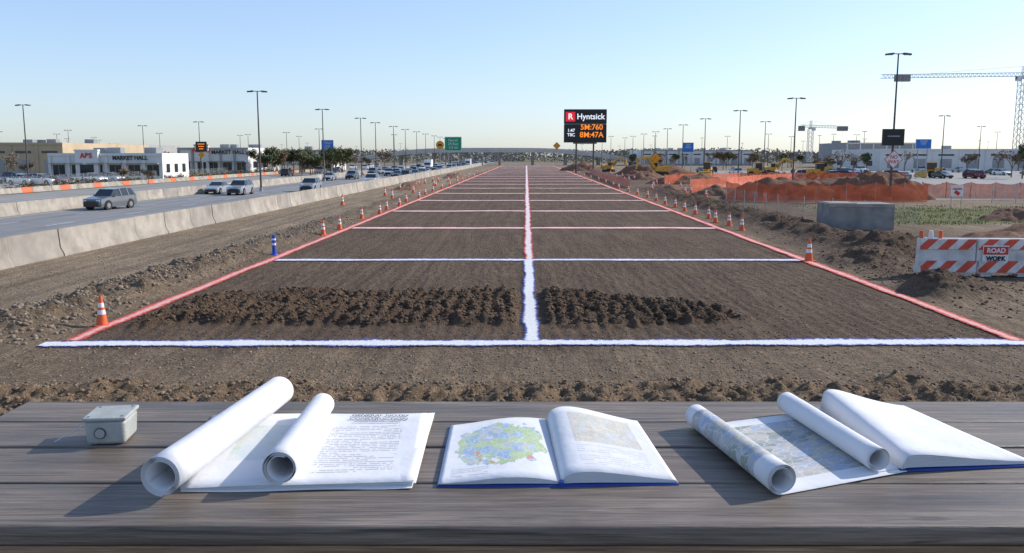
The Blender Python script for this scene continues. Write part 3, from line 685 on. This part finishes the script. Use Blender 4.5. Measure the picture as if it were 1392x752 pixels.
# ------------------------------------------------------------------ trees
def leafm(name,c0,c1,sc_=1.1):
    m,nt,b=newmat(name); b.inputs['Roughness'].default_value=.8
    n=noise(nt,geo(nt),sc_,3,.8); nt.links.new(ramp(nt,n,[(.3,c0),(.7,c1)]),b.inputs['Base Color']); return m
bark=M('bark',(.16,.12,.09),.9)
lg=leafm('leaf_green',(.045,.06,.022),(.13,.14,.055)); lb=leafm('leaf_brown',(.12,.08,.045),(.24,.16,.09)); lf=leafm('leaf_distant_hazed',(.15,.15,.13),(.27,.255,.21))  # distant leaf colour paled and greyed to stand in for haze
def tree(name,h,leaves,mat,seed):
    rd=random.Random(seed); b_=MB([bark,mat]); tips=[]
    def br(p,d,l,r,dep):
        q=p+d*l; b_.cyl(p,q,r,r*.62,5,0,False)
        if dep>=2: tips.append(q); tips.append(p.lerp(q,.5))
        if dep==4: return
        for k in range(3 if dep<3 else 2):
            a=rd.uniform(0,6.28); t=rd.uniform(.35,.8)
            nd=(d+Vector((math.cos(a),math.sin(a),rd.uniform(-.1,.35)))*t).normalized()
            br(q if k else p.lerp(q,.8),nd,l*rd.uniform(.62,.85),r*.6,dep+1)
    br(Vector((0,0,0)),Vector((rd.uniform(-.05,.05),0,1)),h*.28,h*.022,0)
    for i in range(leaves):
        t=rd.choice(tips); g=Vector((rd.gauss(0,1),rd.gauss(0,1),rd.gauss(0,.8)))*h*.045
        c_=t+g; s_=h*rd.uniform(.012,.028)
        a=Vector((rd.gauss(0,1),rd.gauss(0,1),rd.gauss(0,1))).normalized(); e=a.orthogonal().normalized()
        b_.add([c_-a*s_-e*s_,c_+a*s_-e*s_*.6,c_+a*s_*.7+e*s_,c_-a*s_*.6+e*s_],[(0,1,2,3)],1)
    return b_.mesh(name)
tg=[tree('green_tree',6,2200,lg,s) for s in(1,2,3)]; tb=[tree('autumn_tree',6,700,lb,s) for s in(4,5)]; tn=[tree('bare_tree',6.5,120,lb,s) for s in(6,7)]
def tr(l,x,y,s=1.):
    me=random.choice(l); place(me,me.name.split('.')[0],(x,y,0),random.uniform(0,6.28),scale=s)
for i in range(36):
    y=random.uniform(200,260); tr(random.choice((tg,tg,tb)),random.uniform(-.295,-.195)*y,y,random.uniform(.8,1.3))
for x,y,s,l in ((-88,150,1.0,tn),(-103,170,1.1,tn),(-63.5,140,.55,tb),(-59.3,140,.5,tb),(-104,210,1.5,tn),(-101,215,1.5,tn),(-113,250,1.5,tn),(-99,175,.7,tb),(-93,180,.7,tg),(72.7,190,1.15,tn),(74.5,200,1.0,tn),(77.7,196,1.0,tn),(104.6,180,1.1,tn),(101,170,1.3,tg),(130,230,1.2,tn),(127,240,1.1,tb),(81.6,260,1,tg),(75.4,270,1,tb),(74.7,300,1.1,tg),(90.8,220,1,tg),(114,250,1.2,tn),(-50.7,260,1,tg),(-49,270,.9,tb),(-75.7,240,1.2,tg),(-90,270,1.3,tb),(-70.8,180,.5,tg)):
    tr(l,x,y,s)
for i in range(100):
    y=random.uniform(260,430); x=random.choice((-1,1))*random.uniform(.14,.65)*y; tr(random.choice((tg,tb,tb,tn)),x,y,random.uniform(.7,1.3))
def leafmass(name,cc,smin,smax,mat):
    n=len(cc); A=rng.normal(size=(n,3));A/=np.linalg.norm(A,axis=1,keepdims=True);B=np.cross(A,rng.normal(size=(n,3)));B/=np.linalg.norm(B,axis=1,keepdims=True)
    s_=rng.uniform(smin,smax,(n,1)); V=np.stack([cc-A*s_,cc-B*s_,cc+A*s_,cc+B*s_],1).reshape(-1,3); F=np.arange(4*n).reshape(-1,4)
    me=bpy.data.meshes.new(name); me.from_pydata(V.tolist(),[],F.tolist()); me.materials.append(mat); return place(me,name)
n=45000; ang=rng.uniform(-.75,.75,n); dist=rng.uniform(520,760,n); Xd=ang*dist
hd=4.5+6*fbm(Xd/40,dist/60,3,3)+2*(fbm(Xd/7,dist/9,5,2)-.5); Zd=rng.random(n)**.7*hd
keep=(np.abs(Xd-12)>26)|(dist>640)
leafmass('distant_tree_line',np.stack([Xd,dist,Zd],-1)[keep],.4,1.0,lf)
# shrubs beside the frontage road and car parks
cs=[]
for i in range(150):
    y=random.uniform(78,230); x=xx(random.uniform(-68,-62.8),y); r_=random.uniform(.35,.9)
    cs.append(np.array([[x,y,r_*.7]])+rng.normal(size=(70,3))*r_*.42)
for i in range(60):
    y=random.uniform(92,200); x=random.uniform(28,34)+(y-92)*.25+random.uniform(0,4); r_=random.uniform(.3,.7)
    cs.append(np.array([[x,y,r_*.7]])+rng.normal(size=(60,3))*r_*.42)
cs=np.concatenate(cs); cs[:,2]=np.abs(cs[:,2])
leafmass('roadside_shrubs',cs,.06,.15,leafm('leaf_shrub',(.07,.07,.03),(.22,.17,.08),.35))
# grass tufts
n=16000; gxp=np.concatenate([rng.uniform(25,60,n//2),rng.uniform(-49,-40.2,n//2)]); gyp=np.concatenate([rng.uniform(56,78,n//2),rng.uniform(60,150,n//2)]); gxp[n//2:]+=S*gyp[n//2:]
k=fbm(gxp/2.5,gyp/2.5,77,3)>.45; base=np.stack([gxp,gyp,gxp*0+.0],-1)[k]; n=len(base)
hh_=rng.uniform(.06,.22,n); aa=rng.random(n)*6.28; wv=np.stack([np.cos(aa),np.sin(aa),aa*0],-1)*.035
tip=base+np.stack([rng.normal(0,.04,n),rng.normal(0,.04,n),hh_],-1)
V=np.stack([base-wv,base+wv,tip],1).reshape(-1,3); F=np.arange(3*n).reshape(-1,3)
me=bpy.data.meshes.new('grass'); me.from_pydata(V.tolist(),[],F.tolist()); me.materials.append(leafm('dry_grass',(.13,.14,.045),(.30,.26,.12),.6)); place(me,'grass')
# ------------------------------------------------------------------ platform and table
TZ=3.75
def wood(name,c0,c1,c2):
    m,nt,b=newmat(name)
    v=tc(nt); oi=nt.nodes.new('ShaderNodeObjectInfo')
    va=nt.nodes.new('ShaderNodeVectorMath'); va.operation='ADD'; nt.links.new(v,va.inputs[0])
    cb=nt.nodes.new('ShaderNodeCombineXYZ'); nt.links.new(mth(nt,'MULTIPLY',oi.outputs['Random'],37.),cb.inputs[0]); nt.links.new(mth(nt,'MULTIPLY',oi.outputs['Random'],11.),cb.inputs[1]); nt.links.new(cb.outputs[0],va.inputs[1])
    v=va.outputs[0]
    g1=noise(nt,mapping(nt,v,(1.0,17,17)),1,6,.68,2.2); g2=noise(nt,mapping(nt,v,(4,130,130)),1,4,.7); g3=noise(nt,mapping(nt,v,(1.5,5,5)),1,4,.6,.5)
    g4=noise(nt,mapping(nt,v,(1.6,48,48)),1,3,.6,1.2)
    c=ramp(nt,g1,[(.28,c0),(.5,c1),(.72,c2)])
    c=mixc(nt,.95,c,ramp(nt,g2,[(.3,(.52,.50,.47)),(.6,(1.2,1.2,1.2))]),'MULTIPLY')
    c=mixc(nt,.9,c,ramp(nt,g3,[(.3,(.60,.58,.56)),(.7,(1.34,1.32,1.30))]),'MULTIPLY')
    c=mixc(nt,mth(nt,'MULTIPLY',mth(nt,'SUBTRACT',g4,.57),8,clamp=True),c,tuple(x*.6 for x in c0))
    vo=nt.nodes.new('ShaderNodeTexVoronoi'); vo.inputs['Scale'].default_value=1; nt.links.new(mapping(nt,v,(2.0,7,3)),vo.inputs['Vector'])
    kn=mth(nt,'MULTIPLY',mth(nt,'SUBTRACT',.11,vo.outputs['Distance']),30,clamp=True)
    c=mixc(nt,mth(nt,'MULTIPLY',kn,.7),c,tuple(x*.35 for x in c0))
    c=mixc(nt,mth(nt,'MULTIPLY',oi.outputs['Random'],.3),c,tuple(x*.75 for x in c1))
    nt.links.new(c,b.inputs['Base Color'])
    rr_=ramp(nt,g3,[(.3,(.38,)*3),(.7,(.62,)*3)]); nt.links.new(rr_,b.inputs['Roughness'])
    bump(nt,b,mth(nt,'ADD',g1,mth(nt,'MULTIPLY',g2,.8)),.6,.006); return m
wd=wood('weathered_wood',(.110,.084,.064),(.180,.146,.116),(.265,.222,.182)); wd2=wood('brown_wood',(.16,.095,.055),(.30,.19,.115),(.38,.26,.165))
tab=empty('wooden_table',(0,0,TZ))
pl=[(1.655,1.886),(1.896,2.134),(2.144,2.347),(2.357,2.56)]
for i,(a_,c_) in enumerate(pl):
    b_=MB([wd]); b_.box((0,0,0),(3.35+.01*i,c_-a_,.042)); o=b_.obj('plank_%d'%(i+1),(.185+.003*i,(a_+c_)/2,-.021-(.0015 if i%2 else 0)),parent=tab,bevel=.006)
b_=MB([wd2]); b_.box((0,0,0),(3.2,.04,.11)); b_.obj('apron_front',(.185,1.680,-.042-.058),parent=tab,bevel=.004)
b_=MB([wd2]); b_.box((0,0,0),(3.2,.04,.11)); b_.obj('apron_rear',(.185,2.50,-.042-.058),parent=tab,bevel=.004)
for i,x in enumerate((-1.2,1.57)):
    for j,y in enumerate((1.76,2.44)):
        b_=MB([wd2]); b_.box((0,0,0),(.09,.09,.70)); b_.obj('leg_%d'%(i*2+j+1),(x,y,-.046-.352),parent=tab,bevel=.005)
dk=empty('timber_viewing_deck',(0,0,3.0))
for i in range(34):
    y=-1.9+i*.132
    b_=MB([wd]); b_.box((0,0,0),(5.2,.125,.035)); b_.obj('board_%d'%(i+1),(0,y,-.0185),parent=dk)
b_=MB([wd2])
for x in(-2.4,0,2.4):
    b_.box((x,.25,-.13),(.09,4.3,.18))
    for y in(-1.7,.3,2.3): b_.box((x,y,-1.62),(.14,.14,2.78))
b_.obj('frame',parent=dk)
# ------------------------------------------------------------------ paper goods
T=TZ
def pagemat(name,kind):
    m,nt,b=newmat(name); b.inputs['Roughness'].default_value=.7; b.inputs['Specular IOR Level'].default_value=.3
    uv=tc(nt,'UV'); sx=nt.nodes.new('ShaderNodeSeparateXYZ'); nt.links.new(uv,sx.inputs[0]); u,v=sx.outputs[0],sx.outputs[1]
    base=(.72,.72,.73)
    def box(s_,a,c_): return mth(nt,'MULTIPLY',mth(nt,'GREATER_THAN',s_,a),mth(nt,'LESS_THAN',s_,c_))
    def txt(ns,u0,u1,v0,v1,th=.42,fu=70,gap=.42):
        ln=mth(nt,'MULTIPLY',v,ns); row=mth(nt,'FLOOR',ln); fr=mth(nt,'FRACT',ln)
        cb=nt.nodes.new('ShaderNodeCombineXYZ'); nt.links.new(mth(nt,'MULTIPLY',u,fu),cb.inputs[0]); nt.links.new(mth(nt,'MULTIPLY',row,7.3),cb.inputs[1])
        w=mth(nt,'GREATER_THAN',noise(nt,cb.outputs[0],1,2),th)
        cb2=nt.nodes.new('ShaderNodeCombineXYZ'); nt.links.new(mth(nt,'MULTIPLY',u,4.),cb2.inputs[0]); nt.links.new(mth(nt,'MULTIPLY',row,3.1),cb2.inputs[1])
        w=mth(nt,'MULTIPLY',w,mth(nt,'GREATER_THAN',noise(nt,cb2.outputs[0],1,1),gap))
        m_=mth(nt,'MULTIPLY',w,box(fr,.25,.72)); return mth(nt,'MULTIPLY',m_,mth(nt,'MULTIPLY',box(u,u0,u1),box(v,v0,v1)))
    c=base
    if kind=='text':
        c=mixc(nt,mth(nt,'MULTIPLY',txt(40,.70,.93,.12,.80,.44,110),.55),c,(.20,.20,.21))
    if kind in('map','photo','plan','green'):
        vo=nt.nodes.new('ShaderNodeTexVoronoi'); vo.inputs['Scale'].default_value=9 if kind!='photo' else 14
        dv=nt.nodes.new('ShaderNodeVectorMath'); dv.operation='ADD'; nn=nt.nodes.new('ShaderNodeTexNoise'); nn.inputs['Scale'].default_value=6; nt.links.new(uv,nn.inputs['Vector'])
        sc_=nt.nodes.new('ShaderNodeVectorMath'); sc_.operation='SCALE'; sc_.inputs['Scale'].default_value=.12; nt.links.new(nn.outputs['Color'],sc_.inputs[0]); nt.links.new(uv,dv.inputs[0]); nt.links.new(sc_.outputs[0],dv.inputs[1])
        nt.links.new(dv.outputs[0],vo.inputs['Vector'])
        sp=nt.nodes.new('ShaderNodeSeparateColor'); nt.links.new(vo.outputs['Color'],sp.inputs[0])
        big=noise(nt,uv,3.2,3)
        f=mth(nt,'ADD',mth(nt,'MULTIPLY',sp.outputs[0],.35),mth(nt,'MULTIPLY',big,.75))
        if kind=='map': st=[(.30,(.38,.50,.27)),(.52,(.46,.56,.34)),(.60,(.29,.42,.60)),(.68,(.40,.50,.60)),(.82,(.58,.52,.38))]
        elif kind=='photo': st=[(.35,(.20,.24,.18)),(.45,(.28,.32,.36)),(.58,(.50,.45,.34)),(.7,(.30,.38,.52)),(.85,(.60,.56,.44))]
        elif kind=='green': st=[(.35,(.50,.60,.46)),(.5,(.64,.66,.62)),(.65,(.55,.62,.64))]
        else: st=[(.35,(.56,.48,.35)),(.5,(.58,.60,.61)),(.62,(.64,.57,.43)),(.75,(.52,.55,.50)),(.85,(.68,.68,.68))]
        mc=ramp(nt,f,st)
        ve=nt.nodes.new('ShaderNodeTexVoronoi'); ve.feature='DISTANCE_TO_EDGE'; ve.inputs['Scale'].default_value=vo.inputs['Scale'].default_value*1.7; nt.links.new(dv.outputs[0],ve.inputs['Vector'])
        mc=mixc(nt,mth(nt,'MULTIPLY',mth(nt,'LESS_THAN',ve.outputs['Distance'],.035),.6),mc,(.68,.68,.66) if kind!='plan' else (.42,.40,.36))
        if kind=='map':
            red=mth(nt,'MULTIPLY',mth(nt,'GREATER_THAN',noise(nt,uv,11,2),.62),mth(nt,'LESS_THAN',v,.45)); mc=mixc(nt,mth(nt,'MULTIPLY',red,.8),mc,(.66,.25,.2))
            du=mth(nt,'DIVIDE',mth(nt,'SUBTRACT',u,.52),.44); dv_=mth(nt,'DIVIDE',mth(nt,'SUBTRACT',v,.57),.40)
            r2=mth(nt,'ADD',mth(nt,'MULTIPLY',du,du),mth(nt,'MULTIPLY',dv_,dv_)); r2=mth(nt,'ADD',r2,mth(nt,'MULTIPLY',mth(nt,'SUBTRACT',noise(nt,uv,5,3),.5),2.6))
            c=mixc(nt,mth(nt,'LESS_THAN',r2,.85),c,mc)
            c=mixc(nt,mth(nt,'MULTIPLY',txt(40,.08,.4,.08,.2),.45),c,(.25,.25,.27))
        elif kind=='photo':
            c=mixc(nt,mth(nt,'MULTIPLY',mth(nt,'MULTIPLY',box(u,.06,.60),box(v,.14,.90)),.85),c,mc)
        elif kind=='green':
            c=mixc(nt,mth(nt,'MULTIPLY',mth(nt,'MULTIPLY',box(u,.12,.42),box(v,.3,.8)),.9),c,mc)
        else:
            msk=mth(nt,'MULTIPLY',box(u,.22,.86),box(v,.42,.9)); c=mixc(nt,mth(nt,'MULTIPLY',msk,.9),c,mc)
            c=mixc(nt,mth(nt,'MULTIPLY',txt(34,.22,.86,.10,.38),.35),c,(.3,.3,.32))
    n=noise(nt,tc(nt),7,3)
    if not hasattr(c,'links'): c=mixc(nt,0,c,c)
    c=mixc(nt,1,c,ramp(nt,n,[(.3,(.95,.95,.96)),(.7,(1,1,1))]),'MULTIPLY')
    nt.links.new(c,b.inputs['Base Color']); bump(nt,b,noise(nt,tc(nt),9,3),.35,.015)
    return m
mtext=pagemat('page_text','text'); mmap=pagemat('page_map','map'); mphoto=pagemat('page_photo','photo'); mplan=pagemat('page_plan','plan'); mblank=pagemat('paper_blank','blank'); mgreen=pagemat('page_green_plan','green')
ink=M('printing_ink',(.10,.10,.11),.7)
cover=M('blue_cover',(.025,.08,.38),.45)
def ruled(name,PF,PR,mat,m=10,thick=.0006,parent=None,wav=.0015):
    PF=np.array(PF);PR=np.array(PR);n=len(PF)
    L=np.concatenate([[0],np.cumsum(np.linalg.norm(np.diff(PF,axis=0),axis=1))]);L/=L[-1]
    vs=[];uv=[]
    for j in range(m+1):
        t=j/m; P=PF*(1-t)+PR*t
        for i in range(n):
            vs.append((P[i][0],P[i][1],P[i][2]+wav*math.sin(3*t+i*.35)*math.sin(t*3.1))); uv.append((L[i],t))
    fs=[(j*n+i,j*n+i+1,(j+1)*n+i+1,(j+1)*n+i) for j in range(m) for i in range(n-1)]
    me=bpy.data.meshes.new(name); me.from_pydata(vs,[],fs); u=me.uv_layers.new(name='UVMap')
    for l in me.loops: u.data[l.index].uv=uv[l.vertex_index]
    for p_ in me.polygons: p_.use_smooth=True
    me.materials.append(mat); o=place(me,name,parent=parent)
    s_=o.modifiers.new('thickness','SOLIDIFY'); s_.thickness=thick; s_.offset=0
    return o
def spiral(r0,turns,start=-90,sgn=-1,shrink=.10,n=28):
    out=[]; N=int(n*turns)
    for i in range(N+1):
        t=i/n; r=r0*(1-shrink*t)*(1+.015*math.sin(5*t)); a=R(start)+sgn*2*math.pi*t
        out.append((r*math.cos(a),r*math.sin(a)))
    return out
def rollpts(c,ax,prof,z0,r):
    px_,py_=ax[1],-ax[0]
    return [(c[0]+px_*x,c[1]+py_*x,z0+r+z) for x,z in prof]
def axis(a,b):
    l=math.hypot(b[0]-a[0],b[1]-a[1]); return ((b[0]-a[0])/l,(b[1]-a[1])/l)
def roll(name,F,Rr,r,z0,turns=3.2,parent=None,flatF=None,flatR=None,sgn=-1,mat=None,rR=None,shrink=.1):
    ax=axis(F,Rr); rR=rR or r
    pf=rollpts(F,ax,spiral(r,turns,sgn=sgn,shrink=shrink),z0,r); pr=rollpts(Rr,ax,spiral(rR,turns,sgn=sgn,shrink=shrink),z0,rR)
    if flatF is not None:
        k=16
        a=[tuple(flatF[i]*(1-t)+pf[0][i]*t for i in range(3)) for t in np.linspace(0,1,k)[:-1]]
        b=[tuple(flatR[i]*(1-t)+pr[0][i]*t for i in range(3)) for t in np.linspace(0,1,k)[:-1]]
        pf=a+pf; pr=b+pr
        if mat is mtext: pf=pf[::-1]; pr=pr[::-1]
    return ruled(name,pf,pr,mat or mblank,12,parent=parent,wav=.001)
def sheetq(name,FL,FR,RR,RL,z,mat,parent,curl=.0):
    k=24; pf=[];pr=[]
    for i in range(k+1):
        t=i/k; e=curl*(max(0,t-.8)/.2)**2+.0015*math.sin(t*9+z*900)
        pf.append((FL[0]*(1-t)+FR[0]*t,FL[1]*(1-t)+FR[1]*t,z+e+.001)); pr.append((RL[0]*(1-t)+RR[0]*t,RL[1]*(1-t)+RR[1]*t,z+e*.6+.001))
    return ruled(name,pf,pr,mat,10,parent=parent,wav=.0012)
g1=empty('rolled_plan_sheets')
for i in range(5):
    j=lambda:random.uniform(-.010,.010)
    sheetq('loose_sheet_%d'%(i+1),(-.74+j(),1.835+j()),(-.218+j(),1.858+j()),(-.232+j(),2.392+j()),(-.865+j()+i*.012,2.39+j()),T+.0015+.0024*i,mgreen if i==4 else mblank,g1,.003)
roll('curled_text_sheet',(-.522,1.838),(-.538,2.36),.040,T+.0145,2.6,g1,(-.222,1.862,T+.0145),(-.246,2.385,T+.0145),mat=mtext,rR=.034,shrink=.12)
for s_,y_,sz in (('GENERAL NOTES',2.350,.021),('CONSTRUCTION',2.318,.021),('ABBREVIATIONS AND SYMBOLS',2.292,.009)):
    text(g1,'heading',s_,sz,(-.375,y_,T+.0185),ink,(0,0,R(-1.5)),bold=.0004)
roll('rolled_plan',(-.762,1.772),(-.690,2.47),.0455,T+.0155,4.2,g1,rR=.043,shrink=.07)
g2=empty('open_book')
spF=(.1125,1.872); spR=(.098,2.345); FL=(-.1667,1.868); RL=(-.168,2.292); FR=(.378,1.882); RR=(.352,2.325)
def pageprof(a,b,zf,k=30):
    return [(a[0]*(1-t)+b[0]*t,a[1]*(1-t)+b[1]*t,T+zf(t)) for t in np.linspace(0,1,k)]
zl=lambda t:.009+.020*math.sin(math.pi*t)*t**.8
arch=lambda t,p:(math.sin(math.pi*min(1,t**p))**1.1)*(1-.25*t)
zrF=lambda t:.010+.024*arch(t,.52)
zrR=lambda t:.010+.040*arch(t,.50)
for i in range(7):
    f=(i+1)/7; e=.0012*(7-i)
    ruled('left_leaf_%d'%(i+1),pageprof((FL[0]-e*.4,FL[1]-.001*i),spF,lambda t:.004+(zl(t)-.004)*f),pageprof((RL[0]-e*.4,RL[1]),spR,lambda t:.004+(zl(t)*.9-.004)*f),mmap if i==6 else mblank,10,parent=g2,wav=.0003)
for i in range(9):
    f=(i+1)/9; e=.0009*(9-i)
    ruled('right_leaf_%d'%(i+1),pageprof(spF,(FR[0]+e*.6,FR[1]-.001),lambda t:.004+(zrF(t)-.004)*f),pageprof(spR,(RR[0]+e*.6,RR[1]),lambda t:.004+(zrR(t)-.004)*f),mplan if i==8 else mblank,10,parent=g2,wav=.0003)
def slab(name,pts,z0,z1,mat,parent):
    n=len(pts); b_=MB([mat]); b_.add([(x,y,z0) for x,y in pts]+[(x,y,z1) for x,y in pts],[tuple(range(n))[::-1],tuple(range(n,2*n))]+[(i,(i+1)%n,n+(i+1)%n,n+i) for i in range(n)]); return b_.obj(name,parent=parent)
slab('cover',[(-.172,1.862),(.1125,1.864),(.384,1.876),(.358,2.333),(.098,2.352),(-.174,2.300)],T+.0003,T+.0032,cover,g2)
b_=MB([cover]); b_.cyl((.1125,1.862,T+.008),(.1125,1.872,T+.010),.006,.006,10); b_.obj('spine',parent=g2)
g3=empty('rolled_map_sheets')
roll('curled_map_sheet',(.600,1.812),(.512,2.30),.036,T+.003,2.8,g3,(.945,1.955,T+.003),(.86,2.43,T+.003),mat=mphoto,rR=.032,shrink=.11)
roll('half_rolled_sheet',(.872,1.945),(.806,2.43),.030,T+.0055,2.2,g3,(.97,1.985,T+.005),(.90,2.44,T+.005),mat=mblank,rR=.030,shrink=.12)
g4=empty('blue_plan_book')
fr=(1.27,2.0); rrr=(1.17,2.47); ff=(.935,1.962); rf=(.915,2.455)
for i in range(8):
    f=(i+1)/8
    ruled('leaf_%d'%(i+1),pageprof(ff,fr,lambda t:.005+(.006+.030*arch(t,.34))*f),pageprof(rf,rrr,lambda t:.005+(.006+.056*arch(t,.34))*f),mblank,10,parent=g4,wav=.0012)
slab('cover',[(.93,1.957),(1.275,1.994),(1.175,2.478),(.91,2.462)],T+.0003,T+.0036,cover,g4)
jm=M('grey_moulded_plastic',(.40,.41,.38),.55,var=.12,scale=18,bmp=.15,bscale=120); jd=M('dark_recess',(.10,.105,.10),.7)
jb=empty('electrical_junction_box',(-1.068,2.200,T),R(7))
b_=MB([jm])
w=.052;d_=.056
b_.add([(-w*.93,-d_*.93,.001),(w*.93,-d_*.93,.001),(w*.93,d_*.93,.001),(-w*.93,d_*.93,.001),(-w,-d_,.066),(w,-d_,.066),(w,d_,.066),(-w,d_,.066)],[(3,2,1,0),(4,5,6,7),(0,1,5,4),(1,2,6,5),(2,3,7,6),(3,0,4,7)])
b_.obj('body',parent=jb,bevel=.010)
b_=MB([jm]); b_.box((0,0,.071),(.110,.118,.010)); b_.obj('lid',parent=jb,bevel=.004)
b_=MB([jd,jm])
b_.cyl((-.012,-.0525,.034),(-.012,-.057,.034),.015,.015,20,0); b_.cyl((-.012,-.0535,.034),(-.012,-.059,.034),.012,.012,20,1); b_.cyl((-.048,0,.034),(-.053,0,.034),.013,.013,20,0)
for x in(-.042,.042):
    for y in(-.045,.045): b_.cyl((x,y,.075),(x,y,.0768),.004,.004,12,0)
b_.obj('knockouts',parent=jb)
cu=bpy.data.curves.new('wire','CURVE'); cu.dimensions='3D'; cu.bevel_depth=.0012; s_=cu.splines.new('BEZIER'); s_.bezier_points.add(2)
for bp,c_ in zip(s_.bezier_points,((-.05,.01,.05),(-.09,.005,.03),(-.14,-.02,.004))): bp.co=c_; bp.handle_left_type=bp.handle_right_type='AUTO'
cu.materials.append(white); w_=bpy.data.objects.new('wire',cu); sc.collection.objects.link(w_); w_.parent=jb
# ------------------------------------------------------------------ camera, light, sky
cam=bpy.data.cameras.new('camera'); co_=bpy.data.objects.new('camera',cam); sc.collection.objects.link(co_)
co_.location=(0,0,4.5); co_.rotation_euler=(R(90-8.05),0,0); cam.sensor_width=36; cam.lens=30.0; cam.clip_start=.05; cam.clip_end=9000
sc.camera=co_
EL=30; AZ=67
sun=bpy.data.lights.new('sun','SUN'); sun.energy=5.0; sun.angle=R(.5); sun.color=(1,.945,.87)
so=bpy.data.objects.new('sun',sun); sc.collection.objects.link(so)
dv=Vector((math.sin(R(AZ))*math.cos(R(EL)),math.cos(R(AZ))*math.cos(R(EL)),math.sin(R(EL))))
so.rotation_euler=dv.to_track_quat('Z','Y').to_euler()
w=bpy.data.worlds.new('World'); sc.world=w; w.use_nodes=True; nt=w.node_tree
bg=nt.nodes['Background']; sk=nt.nodes.new('ShaderNodeTexSky'); sk.sky_type='NISHITA'; sk.sun_disc=False
sk.sun_elevation=R(EL); sk.sun_rotation=R(AZ); sk.air_density=1.0; sk.dust_density=.65; sk.ozone_density=2.2; sk.altitude=0
gm=nt.nodes.new('ShaderNodeGamma'); gm.inputs['Gamma'].default_value=.74; nt.links.new(sk.outputs[0],gm.inputs[0])
tint=mixc(nt,1,gm.outputs[0],(1.52,1.66,1.98),'MULTIPLY')
nt.links.new(tint,bg.inputs[0]); bg.inputs[1].default_value=.15
sc.view_settings.view_transform='Standard'; sc.view_settings.look='None'; sc.view_settings.exposure=0
